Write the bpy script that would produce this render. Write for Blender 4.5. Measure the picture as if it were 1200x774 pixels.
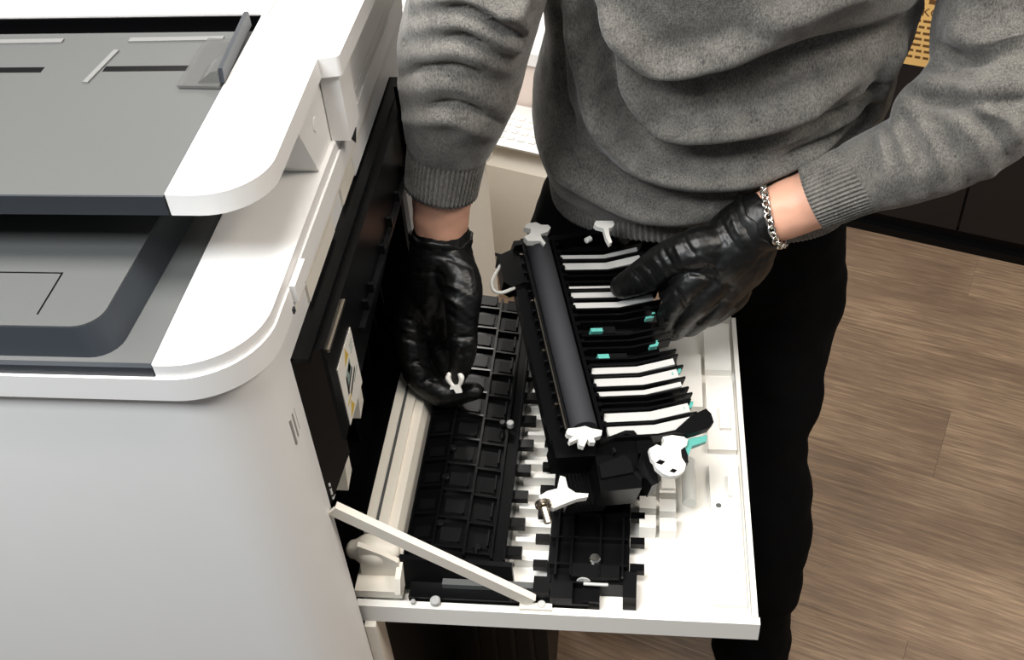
import bpy, bmesh, math, random
import numpy as np
from mathutils import Vector, Matrix, noise
from mathutils.bvhtree import BVHTree
random.seed(4); np.random.seed(4)
for o in list(bpy.data.objects): bpy.data.objects.remove(o)
S = bpy.context.scene
COL = S.collection

# ------------------------------------------------------------------ camera
FPX, CAMH = 1300.0, 1.75
_p, _y, _r = (math.radians(a) for a in (42.7, -8.8, -4.9))
FW = Vector((math.sin(_y)*math.cos(_p), math.cos(_y)*math.cos(_p), -math.sin(_p)))
_R0 = Vector((math.cos(_y), -math.sin(_y), 0)); _U0 = _R0.cross(FW)
RT = _R0*math.cos(_r) + _U0*math.sin(_r); UP = _U0*math.cos(_r) - _R0*math.sin(_r)
CAM = Vector((0, 0, CAMH))
cd = bpy.data.cameras.new('camera'); cam = bpy.data.objects.new('camera', cd); COL.objects.link(cam)
cd.sensor_width = 36; cd.sensor_fit = 'HORIZONTAL'; cd.lens = FPX/1200*36; cd.clip_start = .02
m = Matrix((RT, UP, -FW)).transposed().to_4x4(); m.translation = CAM; cam.matrix_world = m
S.camera = cam

# ------------------------------------------------------------------ world, lights, exposure
W = bpy.data.worlds.new('world'); S.world = W; W.use_nodes = True
W.node_tree.nodes['Background'].inputs[0].default_value = (.86, .93, 1, 1)
W.node_tree.nodes['Background'].inputs[1].default_value = .14
def area(name, loc, target, sx, sy, e, c):
    l = bpy.data.lights.new(name, 'AREA'); l.shape = 'RECTANGLE'; l.size = sx; l.size_y = sy; l.energy = e; l.color = c
    o = bpy.data.objects.new(name, l); COL.objects.link(o); o.location = loc
    o.rotation_euler = (Vector(target)-Vector(loc)).to_track_quat('-Z', 'Y').to_euler(); return o
WARM = (1, .965, .92)
area('ceiling_light', (-.45, .62, 2.75), (-.45, .62, 0), 1.2, .6, 36, WARM)
area('ceiling_light', (-2.3, .7, 2.75), (-2.3, .7, 0), 1.2, .6, 24, WARM)
area('ceiling_light', (-1.0, -.3, 2.75), (-1.0, -.3, 0), 1.2, .6, 50, (.93, .97, 1))  # extra cool fill added behind the camera to brighten the printer front
area('ceiling_light', (1.5, .5, 2.75), (1.5, .5, 0), 1.2, .6, 36, (1, .93, .84))
area('ceiling_light', (-.6, 2.9, 2.75), (-.6, 2.9, 0), 1.2, .6, 26, WARM)
VS = S.view_settings
VS.view_transform = 'Standard'; VS.look = 'None'; VS.gamma = 1; VS.use_curve_mapping = False; VS.exposure = 0.42

# ------------------------------------------------------------------ helpers
def at(px, py, x=None, y=None, z=None):
    """the point of the place seen at a pixel of the 1200x774 photograph, on a plane of known x, y or z"""
    d = FW + RT*((px-600)/FPX) - UP*((py-387)/FPX)
    t = (x-CAM.x)/d.x if x is not None else (y-CAM.y)/d.y if y is not None else (z-CAM.z)/d.z
    return CAM + d*t
def at_plane(px, py, p0, n):
    d = FW + RT*((px-600)/FPX) - UP*((py-387)/FPX)
    return CAM + d*((p0-CAM).dot(n)/d.dot(n))
V3 = Vector
def lin(c): return tuple(((v/255)/12.92 if v/255 < .04045 else ((v/255+.055)/1.055)**2.4) for v in c)

def mat(name, rgb, rough=.5, metal=0, var=.06, scale=30, bump=0, bscale=200, spec=.5, trans=0, alpha=1, coat=0, ior=1.45):
    m = bpy.data.materials.new(name); m.use_nodes = True; nt = m.node_tree; N = nt.nodes; L = nt.links
    b = N['Principled BSDF']; c = lin(rgb)
    tc = N.new('ShaderNodeTexCoord'); nz = N.new('ShaderNodeTexNoise'); nz.inputs['Scale'].default_value = scale; nz.inputs['Detail'].default_value = 4
    L.new(tc.outputs['Object'], nz.inputs['Vector'])
    mx = N.new('ShaderNodeMix'); mx.data_type = 'RGBA'
    mx.inputs[6].default_value = (*[v*(1-var) for v in c], 1); mx.inputs[7].default_value = (*[min(1, v*(1+var)) for v in c], 1)
    L.new(nz.outputs[0], mx.inputs[0]); L.new(mx.outputs[2], b.inputs['Base Color'])
    b.inputs['Roughness'].default_value = rough; b.inputs['Metallic'].default_value = metal
    b.inputs['Specular IOR Level'].default_value = spec; b.inputs['Transmission Weight'].default_value = trans; b.inputs['IOR'].default_value = ior
    b.inputs['Alpha'].default_value = alpha; b.inputs['Coat Weight'].default_value = coat
    if bump:
        n2 = N.new('ShaderNodeTexNoise'); n2.inputs['Scale'].default_value = bscale; n2.inputs['Detail'].default_value = 3
        L.new(tc.outputs['Object'], n2.inputs['Vector'])
        bp = N.new('ShaderNodeBump'); bp.inputs['Strength'].default_value = bump; bp.inputs['Distance'].default_value = .002
        L.new(n2.outputs[0], bp.inputs['Height']); L.new(bp.outputs[0], b.inputs['Normal'])
    return m

M = {}
M['white'] = mat('white_plastic', (226, 224, 221), .45, var=.015, bump=.03, bscale=900)
M['cream'] = mat('cream_plastic', (226, 219, 206), .5, var=.03)
M['door_white'] = mat('door_plastic', (228, 225, 218), .5, var=.02)
M['bone'] = mat('bone_plastic', (206, 204, 198), .45, var=.03)
M['grey'] = mat('grey_plastic', (80, 81, 80), .5, var=.04, scale=6, bump=.05, bscale=1200)
M['slate'] = mat('slate_plastic', (43, 47, 52), .45, var=.04)
M['black'] = mat('black_plastic', (5, 5, 6), .3, var=.1, spec=.25)
M['rib'] = mat('glossy_black_plastic', (10, 10, 11), .2, var=.1, spec=.55)
M['black_soft'] = mat('matt_black_plastic', (8, 8, 9), .4, var=.1, spec=.18)
M['pad'] = mat('worn_dark_pad', (15, 15, 16), .3, var=.3, scale=60, spec=.3)
M['roller'] = mat('roller_rubber', (34, 34, 38), .75, var=.12, scale=90, bump=.15, bscale=1500)
M['strip'] = mat('white_strip', (172, 171, 168), .5, var=.03)
M['teal'] = mat('teal_plastic', (80, 152, 142), .45, var=.05)
M['steel'] = mat('steel', (190, 180, 165), .25, 1, var=.05)
M['silver'] = mat('silver', (215, 212, 205), .2, 1, var=.05)
M['clear'] = mat('clear_grey_plastic', (100, 100, 98), .15, var=.03, alpha=.55)
M['hook'] = mat('milky_plastic', (205, 205, 200), .2, var=.03, alpha=.75)
M['skin'] = mat('skin', (214, 162, 137), .5, var=.08, scale=45, bump=.12, bscale=260)
M['skin'].node_tree.nodes['Principled BSDF'].inputs['Subsurface Weight'].default_value = .08
M['skin'].node_tree.nodes['Principled BSDF'].inputs['Subsurface Radius'].default_value = (.01, .004, .002)
M['glove'] = mat('black_nitrile', (6, 6, 6), .42, var=.15, scale=40, bump=.06, bscale=140, spec=.5)
M['trouser'] = mat('black_cotton', (6, 6, 7), .95, var=.2, scale=20, bump=.2, bscale=700, spec=.1)
M['shoe'] = mat('black_leather', (16, 15, 15), .5, var=.2)
M['hair'] = mat('brown_hair', (52, 38, 28), .6, var=.3, scale=120)
M['paper'] = mat('kraft_paper', (214, 172, 104), .8, var=.06, scale=25)
M['ink'] = mat('brown_ink', (96, 66, 28), .8, var=.1)
M['sticker'] = mat('sticker_white', (222, 217, 208), .45, var=.03)
M['yellow'] = mat('warning_yellow', (200, 168, 60), .5, var=.05)
M['ink_dark'] = mat('black_ink', (40, 38, 38), .5, var=.05)
M['ink_green'] = mat('grey_green_ink', (130, 146, 138), .5, var=.05)
M['cab'] = mat('dark_oak', (22, 18, 17), .5, var=.25, scale=14, bump=.1, bscale=90)
M['wallp'] = mat('wall_paint', (205, 200, 192), .8, var=.03, scale=4)
M['ridge_dark'] = mat('warm_grey_plastic', (150, 146, 140), .5, var=.02)  # plain warm grey used on the vent slots
M['pinkish'] = mat('blush_plastic', (214, 198, 188), .5, var=.02)

def heather(name, base, dark, knit=True):
    m = bpy.data.materials.new(name); m.use_nodes = True; nt = m.node_tree; N = nt.nodes; L = nt.links; b = N['Principled BSDF']
    tc = N.new('ShaderNodeTexCoord')
    n1 = N.new('ShaderNodeTexNoise'); n1.inputs['Scale'].default_value = 420; n1.inputs['Detail'].default_value = 5; n1.inputs['Roughness'].default_value = .7
    n2 = N.new('ShaderNodeTexNoise'); n2.inputs['Scale'].default_value = 45; n2.inputs['Detail'].default_value = 3
    mp = N.new('ShaderNodeMapping'); mp.inputs['Scale'].default_value = (1.5, 1.5, .55)
    L.new(tc.outputs['Object'], mp.inputs[0]); L.new(mp.outputs[0], n1.inputs[0]); L.new(tc.outputs['Object'], n2.inputs[0])
    ad = N.new('ShaderNodeMath'); ad.operation = 'MULTIPLY_ADD'; L.new(n2.outputs[0], ad.inputs[0]); ad.inputs[1].default_value = .35; L.new(n1.outputs[0], ad.inputs[2])
    cr = N.new('ShaderNodeValToRGB'); cr.color_ramp.elements[0].position = .45; cr.color_ramp.elements[1].position = .9
    cr.color_ramp.elements[0].color = (*lin(dark), 1); cr.color_ramp.elements[1].color = (*lin(base), 1)
    L.new(ad.outputs[0], cr.inputs[0]); L.new(cr.outputs[0], b.inputs['Base Color'])
    b.inputs['Roughness'].default_value = .95; b.inputs['Specular IOR Level'].default_value = .15
    b.inputs['Sheen Weight'].default_value = .25; b.inputs['Sheen Roughness'].default_value = .5
    w = N.new('ShaderNodeTexNoise'); w.inputs['Scale'].default_value = 600; L.new(tc.outputs['Object'], w.inputs[0])
    bp = N.new('ShaderNodeBump'); bp.inputs['Strength'].default_value = .45; bp.inputs['Distance'].default_value = .002
    L.new(w.outputs[0], bp.inputs['Height']); L.new(bp.outputs[0], b.inputs['Normal'])
    return m
M['knit'] = heather('heather_grey_knit', (132, 128, 121), (56, 55, 54))

def wood_floor():
    m = bpy.data.materials.new('laminate'); m.use_nodes = True; nt = m.node_tree; N = nt.nodes; L = nt.links; b = N['Principled BSDF']
    tc = N.new('ShaderNodeTexCoord'); oi = N.new('ShaderNodeObjectInfo')
    ad = N.new('ShaderNodeVectorMath'); ad.operation = 'MULTIPLY_ADD'; ad.inputs[1].default_value = (7, 3, 5)
    cx = N.new('ShaderNodeCombineXYZ')
    for k in range(3): L.new(oi.outputs['Random'], cx.inputs[k])
    L.new(cx.outputs[0], ad.inputs[0]); L.new(tc.outputs['Object'], ad.inputs[2])
    mp = N.new('ShaderNodeMapping'); mp.inputs['Scale'].default_value = (3.0, 60, 1); L.new(ad.outputs[0], mp.inputs[0])
    n1 = N.new('ShaderNodeTexNoise'); n1.inputs['Scale'].default_value = 3; n1.inputs['Detail'].default_value = 8; n1.inputs['Roughness'].default_value = .65; n1.inputs['Distortion'].default_value = .6
    L.new(mp.outputs[0], n1.inputs[0])
    n2 = N.new('ShaderNodeTexNoise'); n2.inputs['Scale'].default_value = 4; n2.inputs['Detail'].default_value = 3; L.new(ad.outputs[0], n2.inputs[0])
    mx = N.new('ShaderNodeMath'); mx.operation = 'MULTIPLY_ADD'; mx.inputs[1].default_value = .55; L.new(n2.outputs[0], mx.inputs[0]); L.new(n1.outputs[0], mx.inputs[2])
    cr = N.new('ShaderNodeValToRGB'); e = cr.color_ramp.elements
    e[0].position = .52; e[0].color = (*lin((98, 80, 65)), 1); e[1].position = 1.0; e[1].color = (*lin((160, 136, 110)), 1)
    k = e.new(.76); k.color = (*lin((124, 103, 84)), 1)
    L.new(mx.outputs[0], cr.inputs[0])
    hs = N.new('ShaderNodeHueSaturation'); L.new(cr.outputs[0], hs.inputs['Color'])
    mr = N.new('ShaderNodeMapRange'); mr.inputs['To Min'].default_value = .94; mr.inputs['To Max'].default_value = 1.06
    L.new(oi.outputs['Random'], mr.inputs[0]); L.new(mr.outputs[0], hs.inputs['Value']); L.new(hs.outputs[0], b.inputs['Base Color'])
    b.inputs['Roughness'].default_value = .5; b.inputs['Specular IOR Level'].default_value = .35
    bp = N.new('ShaderNodeBump'); bp.inputs['Strength'].default_value = .15; bp.inputs['Distance'].default_value = .002
    L.new(n1.outputs[0], bp.inputs['Height']); L.new(bp.outputs[0], b.inputs['Normal'])
    return m
M['floor'] = wood_floor()

def empty(name, loc=(0, 0, 0)):
    o = bpy.data.objects.new(name, None); COL.objects.link(o); o.location = loc; o.empty_display_size = .05; return o
def tag(o, label=None, cat=None, group=None, kind=None):
    if label: o['label'] = label
    if cat: o['category'] = cat
    if group: o['group'] = group
    if kind: o['kind'] = kind
    return o
def world_of(o):
    mw = o.matrix_basis.copy()
    return (world_of(o.parent) @ o.matrix_parent_inverse @ mw) if o.parent else mw
def adopt(o, parent):
    if parent is not None:
        o.parent = parent; o.matrix_parent_inverse = world_of(parent).inverted()
    return o
def link(name, me, mt, parent=None, mw=None):
    o = bpy.data.objects.new(name, me); COL.objects.link(o)
    if mw is not None: o.matrix_basis = mw
    if mt is not None and not me.materials: me.materials.append(M[mt] if isinstance(mt, str) else mt)
    return adopt(o, parent)
def smooth(me, ang=.6):
    for p in me.polygons: p.use_smooth = True
    try: me.set_sharp_from_angle(angle=ang)
    except Exception: pass
def from_bm(bm, bevel=0, seg=2, ang=.6):
    if bevel:
        es = [e for e in bm.edges if len(e.link_faces) == 2 and e.calc_face_angle(0) > .5]
        bmesh.ops.bevel(bm, geom=es, offset=bevel, segments=seg, affect='EDGES', clamp_overlap=True, profile=.5)
    bmesh.ops.recalc_face_normals(bm, faces=bm.faces)
    me = bpy.data.meshes.new('m'); bm.to_mesh(me); bm.free(); smooth(me, ang); return me
def bm_hexa(bm, p):      # 8 points: 0-3 bottom loop, 4-7 top loop
    v = [bm.verts.new(q) for q in p]
    for f in ((3, 2, 1, 0), (4, 5, 6, 7), (0, 1, 5, 4), (1, 2, 6, 5), (2, 3, 7, 6), (3, 0, 4, 7)): bm.faces.new([v[i] for i in f])
def bm_box(bm, a, b):
    x0, y0, z0 = a; x1, y1, z1 = b
    bm_hexa(bm, [(x0, y0, z0), (x1, y0, z0), (x1, y1, z0), (x0, y1, z0), (x0, y0, z1), (x1, y0, z1), (x1, y1, z1), (x0, y1, z1)])
def bm_prism(bm, poly, d):   # planar polygon (3D points) extruded along vector d
    d = V3(d); A = [bm.verts.new(V3(p)) for p in poly]; B = [bm.verts.new(V3(p)+d) for p in poly]; n = len(A)
    bm.faces.new(A[::-1]); bm.faces.new(B)
    for i in range(n): bm.faces.new((A[i], A[(i+1) % n], B[(i+1) % n], B[i]))
def box(name, a, b, mt, parent=None, bevel=.002, mw=None, seg=2):
    bm = bmesh.new(); bm_box(bm, a, b); return link(name, from_bm(bm, bevel, seg), mt, parent, mw)
def prism(name, poly, d, mt, parent=None, bevel=.001, mw=None, seg=2):
    bm = bmesh.new(); bm_prism(bm, poly, d); return link(name, from_bm(bm, bevel, seg), mt, parent, mw)
def rings_mesh(rings, cap=True):
    n = len(rings[0]); vs = [tuple(p) for r in rings for p in r]; fs = []
    for i in range(len(rings)-1):
        for j in range(n):
            k = (j+1) % n; fs.append((i*n+j, i*n+k, (i+1)*n+k, (i+1)*n+j))
    if cap:
        c0 = len(vs); vs.append(tuple(sum((V3(p) for p in rings[0]), V3())/n)); vs.append(tuple(sum((V3(p) for p in rings[-1]), V3())/n))
        for j in range(n):
            k = (j+1) % n; fs.append((c0, k, j)); fs.append((c0+1, (len(rings)-1)*n+j, (len(rings)-1)*n+k))
    return vs, fs
def cyl(name, p, q, r, mt, parent=None, n=24, bevel=.0006, r2=None, mw=None):
    p = V3(p); q = V3(q); ax = (q-p).normalized(); u = ax.orthogonal().normalized(); w = ax.cross(u); r2 = r if r2 is None else r2
    prof = [(0, r-bevel), (bevel, r)] + [((q-p).length-bevel, r2), ((q-p).length, r2-bevel)]
    rings = [[p+ax*h+(u*math.cos(t)+w*math.sin(t))*rr for t in [2*math.pi*i/n for i in range(n)]] for h, rr in prof]
    vs, fs = rings_mesh(rings); me = bpy.data.meshes.new('m'); me.from_pydata(vs, [], fs); smooth(me, .7)
    return link(name, me, mt, parent, mw)
def catmull(pts, res):
    P = [np.array(p, float) for p in pts]; P = [2*P[0]-P[1]] + P + [2*P[-1]-P[-2]]; out = []
    for i in range(1, len(P)-2):
        for k in range(res):
            t = k/res
            out.append(.5*(2*P[i] + (P[i+1]-P[i-1])*t + (2*P[i-1]-5*P[i]+4*P[i+1]-P[i+2])*t*t + (3*P[i]-P[i-1]-3*P[i+1]+P[i+2])*t**3))
    out.append(P[-2]); return out
def tube_geo(pts, radii, n=20, res=6, roundcap=True, flat=None, up=None, ribs=0, ribh=0):
    """closed tapered tube; flat = list of width factors across 'up'"""
    q = [tuple(p)+(r, (flat[i] if flat else 1)) for i, (p, r) in enumerate(zip(pts, radii))]
    C = catmull(q, res); pos = [V3(c[:3]) for c in C]; rad = [max(c[3], .0005) for c in C]; fl = [c[4] for c in C]
    tan = [(pos[min(i+1, len(pos)-1)]-pos[max(i-1, 0)]).normalized() for i in range(len(pos))]
    u = V3(up) if up is not None else tan[0].orthogonal()
    rings = []
    def ring(c, t, r, f, u):
        u = (u - t*u.dot(t)).normalized(); w = t.cross(u)
        return u, [c + u*math.cos(a)*r + w*math.sin(a)*r*f for a in [2*math.pi*j/n for j in range(n)]]
    if roundcap:
        for a in (80, 55, 28):
            u2, r_ = ring(pos[0]-tan[0]*rad[0]*math.sin(math.radians(a)), tan[0], rad[0]*math.cos(math.radians(a)), fl[0], u); rings.append(r_)
    for i in range(len(pos)):
        u, r_ = ring(pos[i], tan[i], rad[i], fl[i], u)
        if ribs: r_ = [pos[i] + (p-pos[i])*(1+ribh*math.cos(ribs*2*math.pi*j/n)/rad[i]) for j, p in enumerate(r_)]
        rings.append(r_)
    if roundcap:
        for a in (28, 55, 80):
            u2, r_ = ring(pos[-1]+tan[-1]*rad[-1]*math.sin(math.radians(a)), tan[-1], rad[-1]*math.cos(math.radians(a)), fl[-1], u); rings.append(r_)
    return rings_mesh(rings)
def geo_obj(name, g, mt, parent=None, ang=1.2):
    me = bpy.data.meshes.new('m'); me.from_pydata(g[0], [], g[1]); me.update()
    bm = bmesh.new(); bm.from_mesh(me); bmesh.ops.recalc_face_normals(bm, faces=bm.faces); bm.to_mesh(me); bm.free()
    smooth(me, ang); return link(name, me, mt, parent)
def union(geos, voxel, smooth_n=4):
    """voxel union of closed shapes -> one continuous skin"""
    vs, fs = [], []
    for g in geos:
        o = len(vs); vs += g[0]; fs += [tuple(i+o for i in f) for f in g[1]]
    me = bpy.data.meshes.new('t'); me.from_pydata(vs, [], fs); me.update()
    bm = bmesh.new(); bm.from_mesh(me); bmesh.ops.recalc_face_normals(bm, faces=bm.faces); bm.to_mesh(me); bm.free()
    o = bpy.data.objects.new('t', me); COL.objects.link(o)
    md = o.modifiers.new('r', 'REMESH'); md.mode = 'VOXEL'; md.voxel_size = voxel; md.adaptivity = 0
    if smooth_n:
        s = o.modifiers.new('s', 'SMOOTH'); s.factor = .5; s.iterations = smooth_n
    dg = bpy.context.evaluated_depsgraph_get(); out = bpy.data.meshes.new_from_object(o.evaluated_get(dg))
    bpy.data.objects.remove(o); out.materials.clear(); return out
def coords(me):
    a = np.empty(len(me.vertices)*3); me.vertices.foreach_get('co', a); return a.reshape(-1, 3)
def normals(me):
    a = np.empty(len(me.vertices)*3); me.vertex_normals.foreach_get('vector', a); return a.reshape(-1, 3)
def set_coords(me, c): me.vertices.foreach_set('co', c.ravel()); me.update()
def snap(me, pts):
    bm = bmesh.new(); bm.from_mesh(me); bv = BVHTree.FromBMesh(bm); bm.free()
    def near(p):
        h = bv.ray_cast(CAM, (V3(p)-CAM).normalized())[0]
        return h if h is not None and (h-V3(p)).length < .2 else bv.find_nearest(V3(p))[0]
    return [[near(p) for p in pl] for pl in pts]
def fold(me, folds, gain=1, gain_w=(1, 1)):
    """raise ridges (h>0) or press valleys (h<0) along curves lying on the cloth"""
    co = coords(me); no = normals(me); disp = np.zeros(len(co))
    lines = snap(me, [f[0] for f in folds])
    for (pts, w, h), ln in zip(folds, lines):
        w, h = (w*gain_w[h < 0], h*gain)
        C = np.array(catmull([tuple(p) for p in ln], 6)); best = np.full(len(co), 9.); tt = np.zeros(len(co)); n = len(C)-1
        lo, hi = C.min(0)-4*w, C.max(0)+4*w
        idx = np.where(((co > lo) & (co < hi)).all(1))[0]; b = np.full(len(idx), 9.); t_ = np.zeros(len(idx)); p = co[idx]
        for i in range(n):
            a, d = C[i], C[i+1]-C[i]; t = np.clip(((p-a)@d)/(d@d+1e-12), 0, 1)
            dist = np.linalg.norm(p-(a+t[:, None]*d), axis=1); k = dist < b; b[k] = dist[k]; t_[k] = (i+t[k])/n
        taper = np.clip(np.minimum(t_, 1-t_)*5, 0, 1)**.7
        disp[idx] += h*np.exp(-b*b/(2*w*w))*(.25+.75*taper)
    set_coords(me, co+no*disp[:, None])
def ripple(me, amp, freq, stretch=(1, 1, 1), ridged=False):
    co = coords(me); no = normals(me); d = np.empty(len(co))
    for i, c in enumerate(co):
        v = noise.noise(V3((c[0]*freq*stretch[0], c[1]*freq*stretch[1], c[2]*freq*stretch[2])))
        d[i] = (.5-abs(v)*2) if ridged else v
    set_coords(me, co+no*(d*amp)[:, None])
def finish(name, me, mt, parent):
    for p in me.polygons: p.use_smooth = True
    return link(name, me, mt, parent)
def rounded(poly_r, seg=8):
    """2D polygon with per-corner radii -> point list"""
    out = []; n = len(poly_r)
    for i in range(n):
        p = V3((*poly_r[i][:2], 0)); r = poly_r[i][2]
        if r <= 0: out.append((p.x, p.y)); continue
        a = (V3((*poly_r[i-1][:2], 0))-p).normalized(); b = (V3((*poly_r[(i+1) % n][:2], 0))-p).normalized()
        h = a.angle(b)/2; d = r/math.tan(h); c = p+(a+b).normalized()*(r/math.sin(h))
        s = p+a*d-c; e = p+b*d-c
        for k in range(seg+1):
            t = k/seg; an = s.angle(e); q = (s*math.sin((1-t)*an)+e*math.sin(t*an))/math.sin(an) if an > 1e-4 else s
            out.append((c.x+q.x, c.y+q.y))
    return out
def slab(name, poly_r, z0, z1, mt, parent=None, bevel=.002, seg=8, bseg=2):
    pts = rounded(poly_r, seg); bm = bmesh.new(); bm_prism(bm, [(x, y, z0) for x, y in pts], (0, 0, z1-z0))
    return link(name, from_bm(bm, bevel, bseg, .5), mt, parent)

# ------------------------------------------------------------------ the room: floor, back wall, cabinets
E1 = V3((.936, -.352, 0)); E2 = V3((.352, .936, 0))          # along / into the rear wall
ANG = math.atan2(E1.y, E1.x)
WP = V3((.572, 2.264, 0))                                     # a point on the cabinet fronts
def wall_mw(s, d=0, z=0):
    p = WP+E1*s+E2*d; return Matrix.Translation((p.x, p.y, z)) @ Matrix.Rotation(ANG, 4, 'Z')
fl = box('floor', (-3.5, -3.2, -.06), (3.5, 3.2, -.012), 'cab', bevel=0, mw=wall_mw(-.6, -1.5)); tag(fl, kind='structure')
bm = bmesh.new(); bm_box(bm, (.0002, .0002, -.012), (1.2798, .1918, 0)); plank_me = from_bm(bm, .0005, 1); plank_me.materials.append(M['floor'])
for r in range(13):
    off = (r*.437) % 1.28
    for c in range(-1, 3):
        s = -2.3+off+c*1.28
        link('plank', plank_me, None, fl, wall_mw(s, .03-(r+1)*.192))
wall = box('wall_back', (-3.4, 0, 0), (3.4, .1, 2.8), 'wallp', bevel=0, mw=wall_mw(-.6, .42)); tag(wall, kind='structure')

cb = empty('dark_cabinet', WP+E1*.2); tag(cb, 'low dark brown wooden cabinet along the wall behind the person', 'cabinet')
box('body', (-.263, .02, .05), (1.577, .40, .92), 'cab', cb, mw=wall_mw(0))
box('plinth', (-.263, .012, 0), (1.577, .38, .05), 'black_soft', cb, .003, mw=wall_mw(0))
k = .197
for i in range(4):
    d = box('door', (.003, 0, .055), (.457, .0195, .915), 'cab', cb, .002, mw=wall_mw(k-.46+i*.46))
box('kick_strip', (-.263, -.006, 0), (1.577, .012, .022), 'black_soft', cb, .003, mw=wall_mw(0))

# the notice pinned to the cabinet front
nt = empty('notice', wall_mw(-.005, -.002, .466).translation); tag(nt, 'yellowed printed notice pinned on the dark cabinet', 'notice')
NM = wall_mw(-.12, -.001, .466)
def nbox(name, x0, x1, z0, z1, y, mt, par): return box(name, (x0, y-.0006, z0), (x1, y, z1), mt, par, 0, mw=NM)
sheet = nbox('sheet', 0, .24, 0, .30, -.0006, 'paper', nt)
zz = .012+.0
rows = [.018, .033, .047, .061, .075, .089, .103]
for i, z in enumerate(rows):
    x = .012+random.random()*.01
    while x < .225:
        w = random.choice((.012, .018, .024, .03)); w = min(w, .228-x)
        nbox('printed_word', x, x+w, z, z+.0055, -.0013, 'ink', sheet); x += w+.005
def text(name, body, size, mw, mt, parent, ext=.0003):
    cu = bpy.data.curves.new(name, 'FONT'); cu.body = body; cu.size = size; cu.extrude = ext; cu.align_x = 'CENTER'
    o = bpy.data.objects.new(name, cu); COL.objects.link(o); dg = bpy.context.evaluated_depsgraph_get()
    me = bpy.data.meshes.new_from_object(o.evaluated_get(dg)); bpy.data.objects.remove(o)
    return link(name, me, mt, parent, mw)
text('printed_heading', 'rtKCe', .026, NM @ Matrix.Translation((.152, -.0014, .118)) @ Matrix.Rotation(math.pi/2, 4, 'X'), 'ink', sheet)
nbox('printed_seal', .148, .165, .146, .156, -.0013, 'ink', sheet)
box('pin', (.158, -.008, .166), (.166, -.001, .174), 'white', nt, .002, mw=NM)

# ------------------------------------------------------------------ white machine on the floor behind
bp0 = at(607, 322, z=.0); BM = Matrix.Translation((bp0.x, bp0.y, 0)) @ Matrix.Rotation(ANG, 4, 'Z')
bg = empty('desktop_printer', bp0); tag(bg, 'white desktop printer with keypad standing on floor behind the person', 'printer')
def bgp(name, poly, x0, x1, mt, par=bg, bevel=.006): return prism(name, [(x0, y, z) for y, z in poly], (x1-x0, 0, 0), mt, par, bevel, BM)
bgp('body', [(0, .012), (0, .31), (.03, .345), (.30, .345), (.30, .012)], -.44, .17, 'cream')
bgp('base', [(.01, 0), (.01, .012), (.29, .012), (.29, 0)], -.43, .16, 'black_soft', bevel=.002)
box('paper_slot', (-.40, -.004, .045), (-.04, .002, .052), 'slate', bg, .001, mw=BM)
bgp('inner_gap', [(.03, .3455), (.03, .378), (.30, .378), (.30, .3455)], -.43, .16, 'black_soft', bevel=.002)
cp = bgp('control_panel', [(-.02, .386), (-.016, .3785), (.108, .3785), (.108, .412), (.095, .412)], -.44, .18, 'white', bevel=.003)
tl = math.atan2(.412-.386, .115)
for r in range(4):
    for c in range(4):
        mw = BM @ Matrix.Translation((-.028+c*.026, -.02, .386)) @ Matrix.Rotation(tl, 4, 'X') @ Matrix.Translation((0, .022+r*.02, 0))
        box('key', (0, 0, .0002), (.015, .009, .0035), 'door_white', cp, .0015, mw=mw)
box('black_bar', (.012, .1085, .412), (.16, .1145, .432), 'black', bg, .003, mw=BM)
bgp('scanner', [(.115, .38), (.115, .515), (.42, .515), (.42, .38)], -.46, .17, 'pinkish', bevel=.006)
bgp('lid', [(.105, .52), (.105, .55), (.50, .55), (.50, .52)], -.46, .18, 'white', bevel=.01)
# second machine further left, half hidden by the open printer
b2 = empty('plastic_casing', (-.78, 1.75, 0)); tag(b2, 'cream plastic casing standing on floor just behind the open printer', 'casing')
MW2 = Matrix.Translation((-.70, 1.62, 0)) @ Matrix.Rotation(ANG-.25, 4, 'Z')
box('casing_body', (-.3, 0, 0), (.22, .38, .52), 'cream', b2, .02, mw=MW2, seg=3)
box('casing_lid', (-.31, -.01, .524), (.23, .39, .60), 'cream', b2, .02, mw=MW2, seg=3)

# ------------------------------------------------------------------ the open printer
PR = empty('multifunction_printer', (-.62, .85, 0))
tag(PR, 'large white multifunction printer with grey trays and its side door open', 'printer')
XS, YF = -.285, .557          # side and front planes
XL, YB = -1.02, 1.20
# body shell with the side opening left free
FB = [(XL, YF, .03), (-.285, YF, .065), (-.285, .632, 0), (-.42, .632, 0), (-.42, 1.09, 0), (-.285, 1.09, 0), (-.285, YB, .02), (XL, YB, .02)]
slab('body_shell', FB, .03, 1.121, 'white', PR, .002, 14)
slab('upper_shell', [(XL, YF, .03), (-.285, YF, .065), (-.285, YB, .02), (XL, YB, .02)], 1.121, 1.157, 'white', PR, .001, 14)
slab('base', [(XL+.03, YF+.03, .03), (-.32, YF+.03, .05), (-.32, YB-.03, .02), (XL+.03, YB-.03, .02)], 0, .03, 'black_soft', PR, .002)
# overhanging rim band and right-hand top cover
rim = slab('rim_band', [(XL, .549, .03), (-.279, .549, .068), (-.279, YB, .02), (XL, YB, .02)], 1.157, 1.180, 'white', PR, .002, 14)
slab('top_cover', [(-.3565, .5515, .002), (-.281, .5515, .066), (-.281, YB, .02), (-.3565, YB, .002)], 1.1803, 1.192, 'white', PR, .0025, 14)
box('tray_lip', (XL, .5515, 1.1803), (-.357, .556, 1.1895), 'slate', PR, .001)
box('tray_floor', (XL, .5563, 1.1803), (-.357, YB, 1.1895), 'grey', PR, .001)
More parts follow.
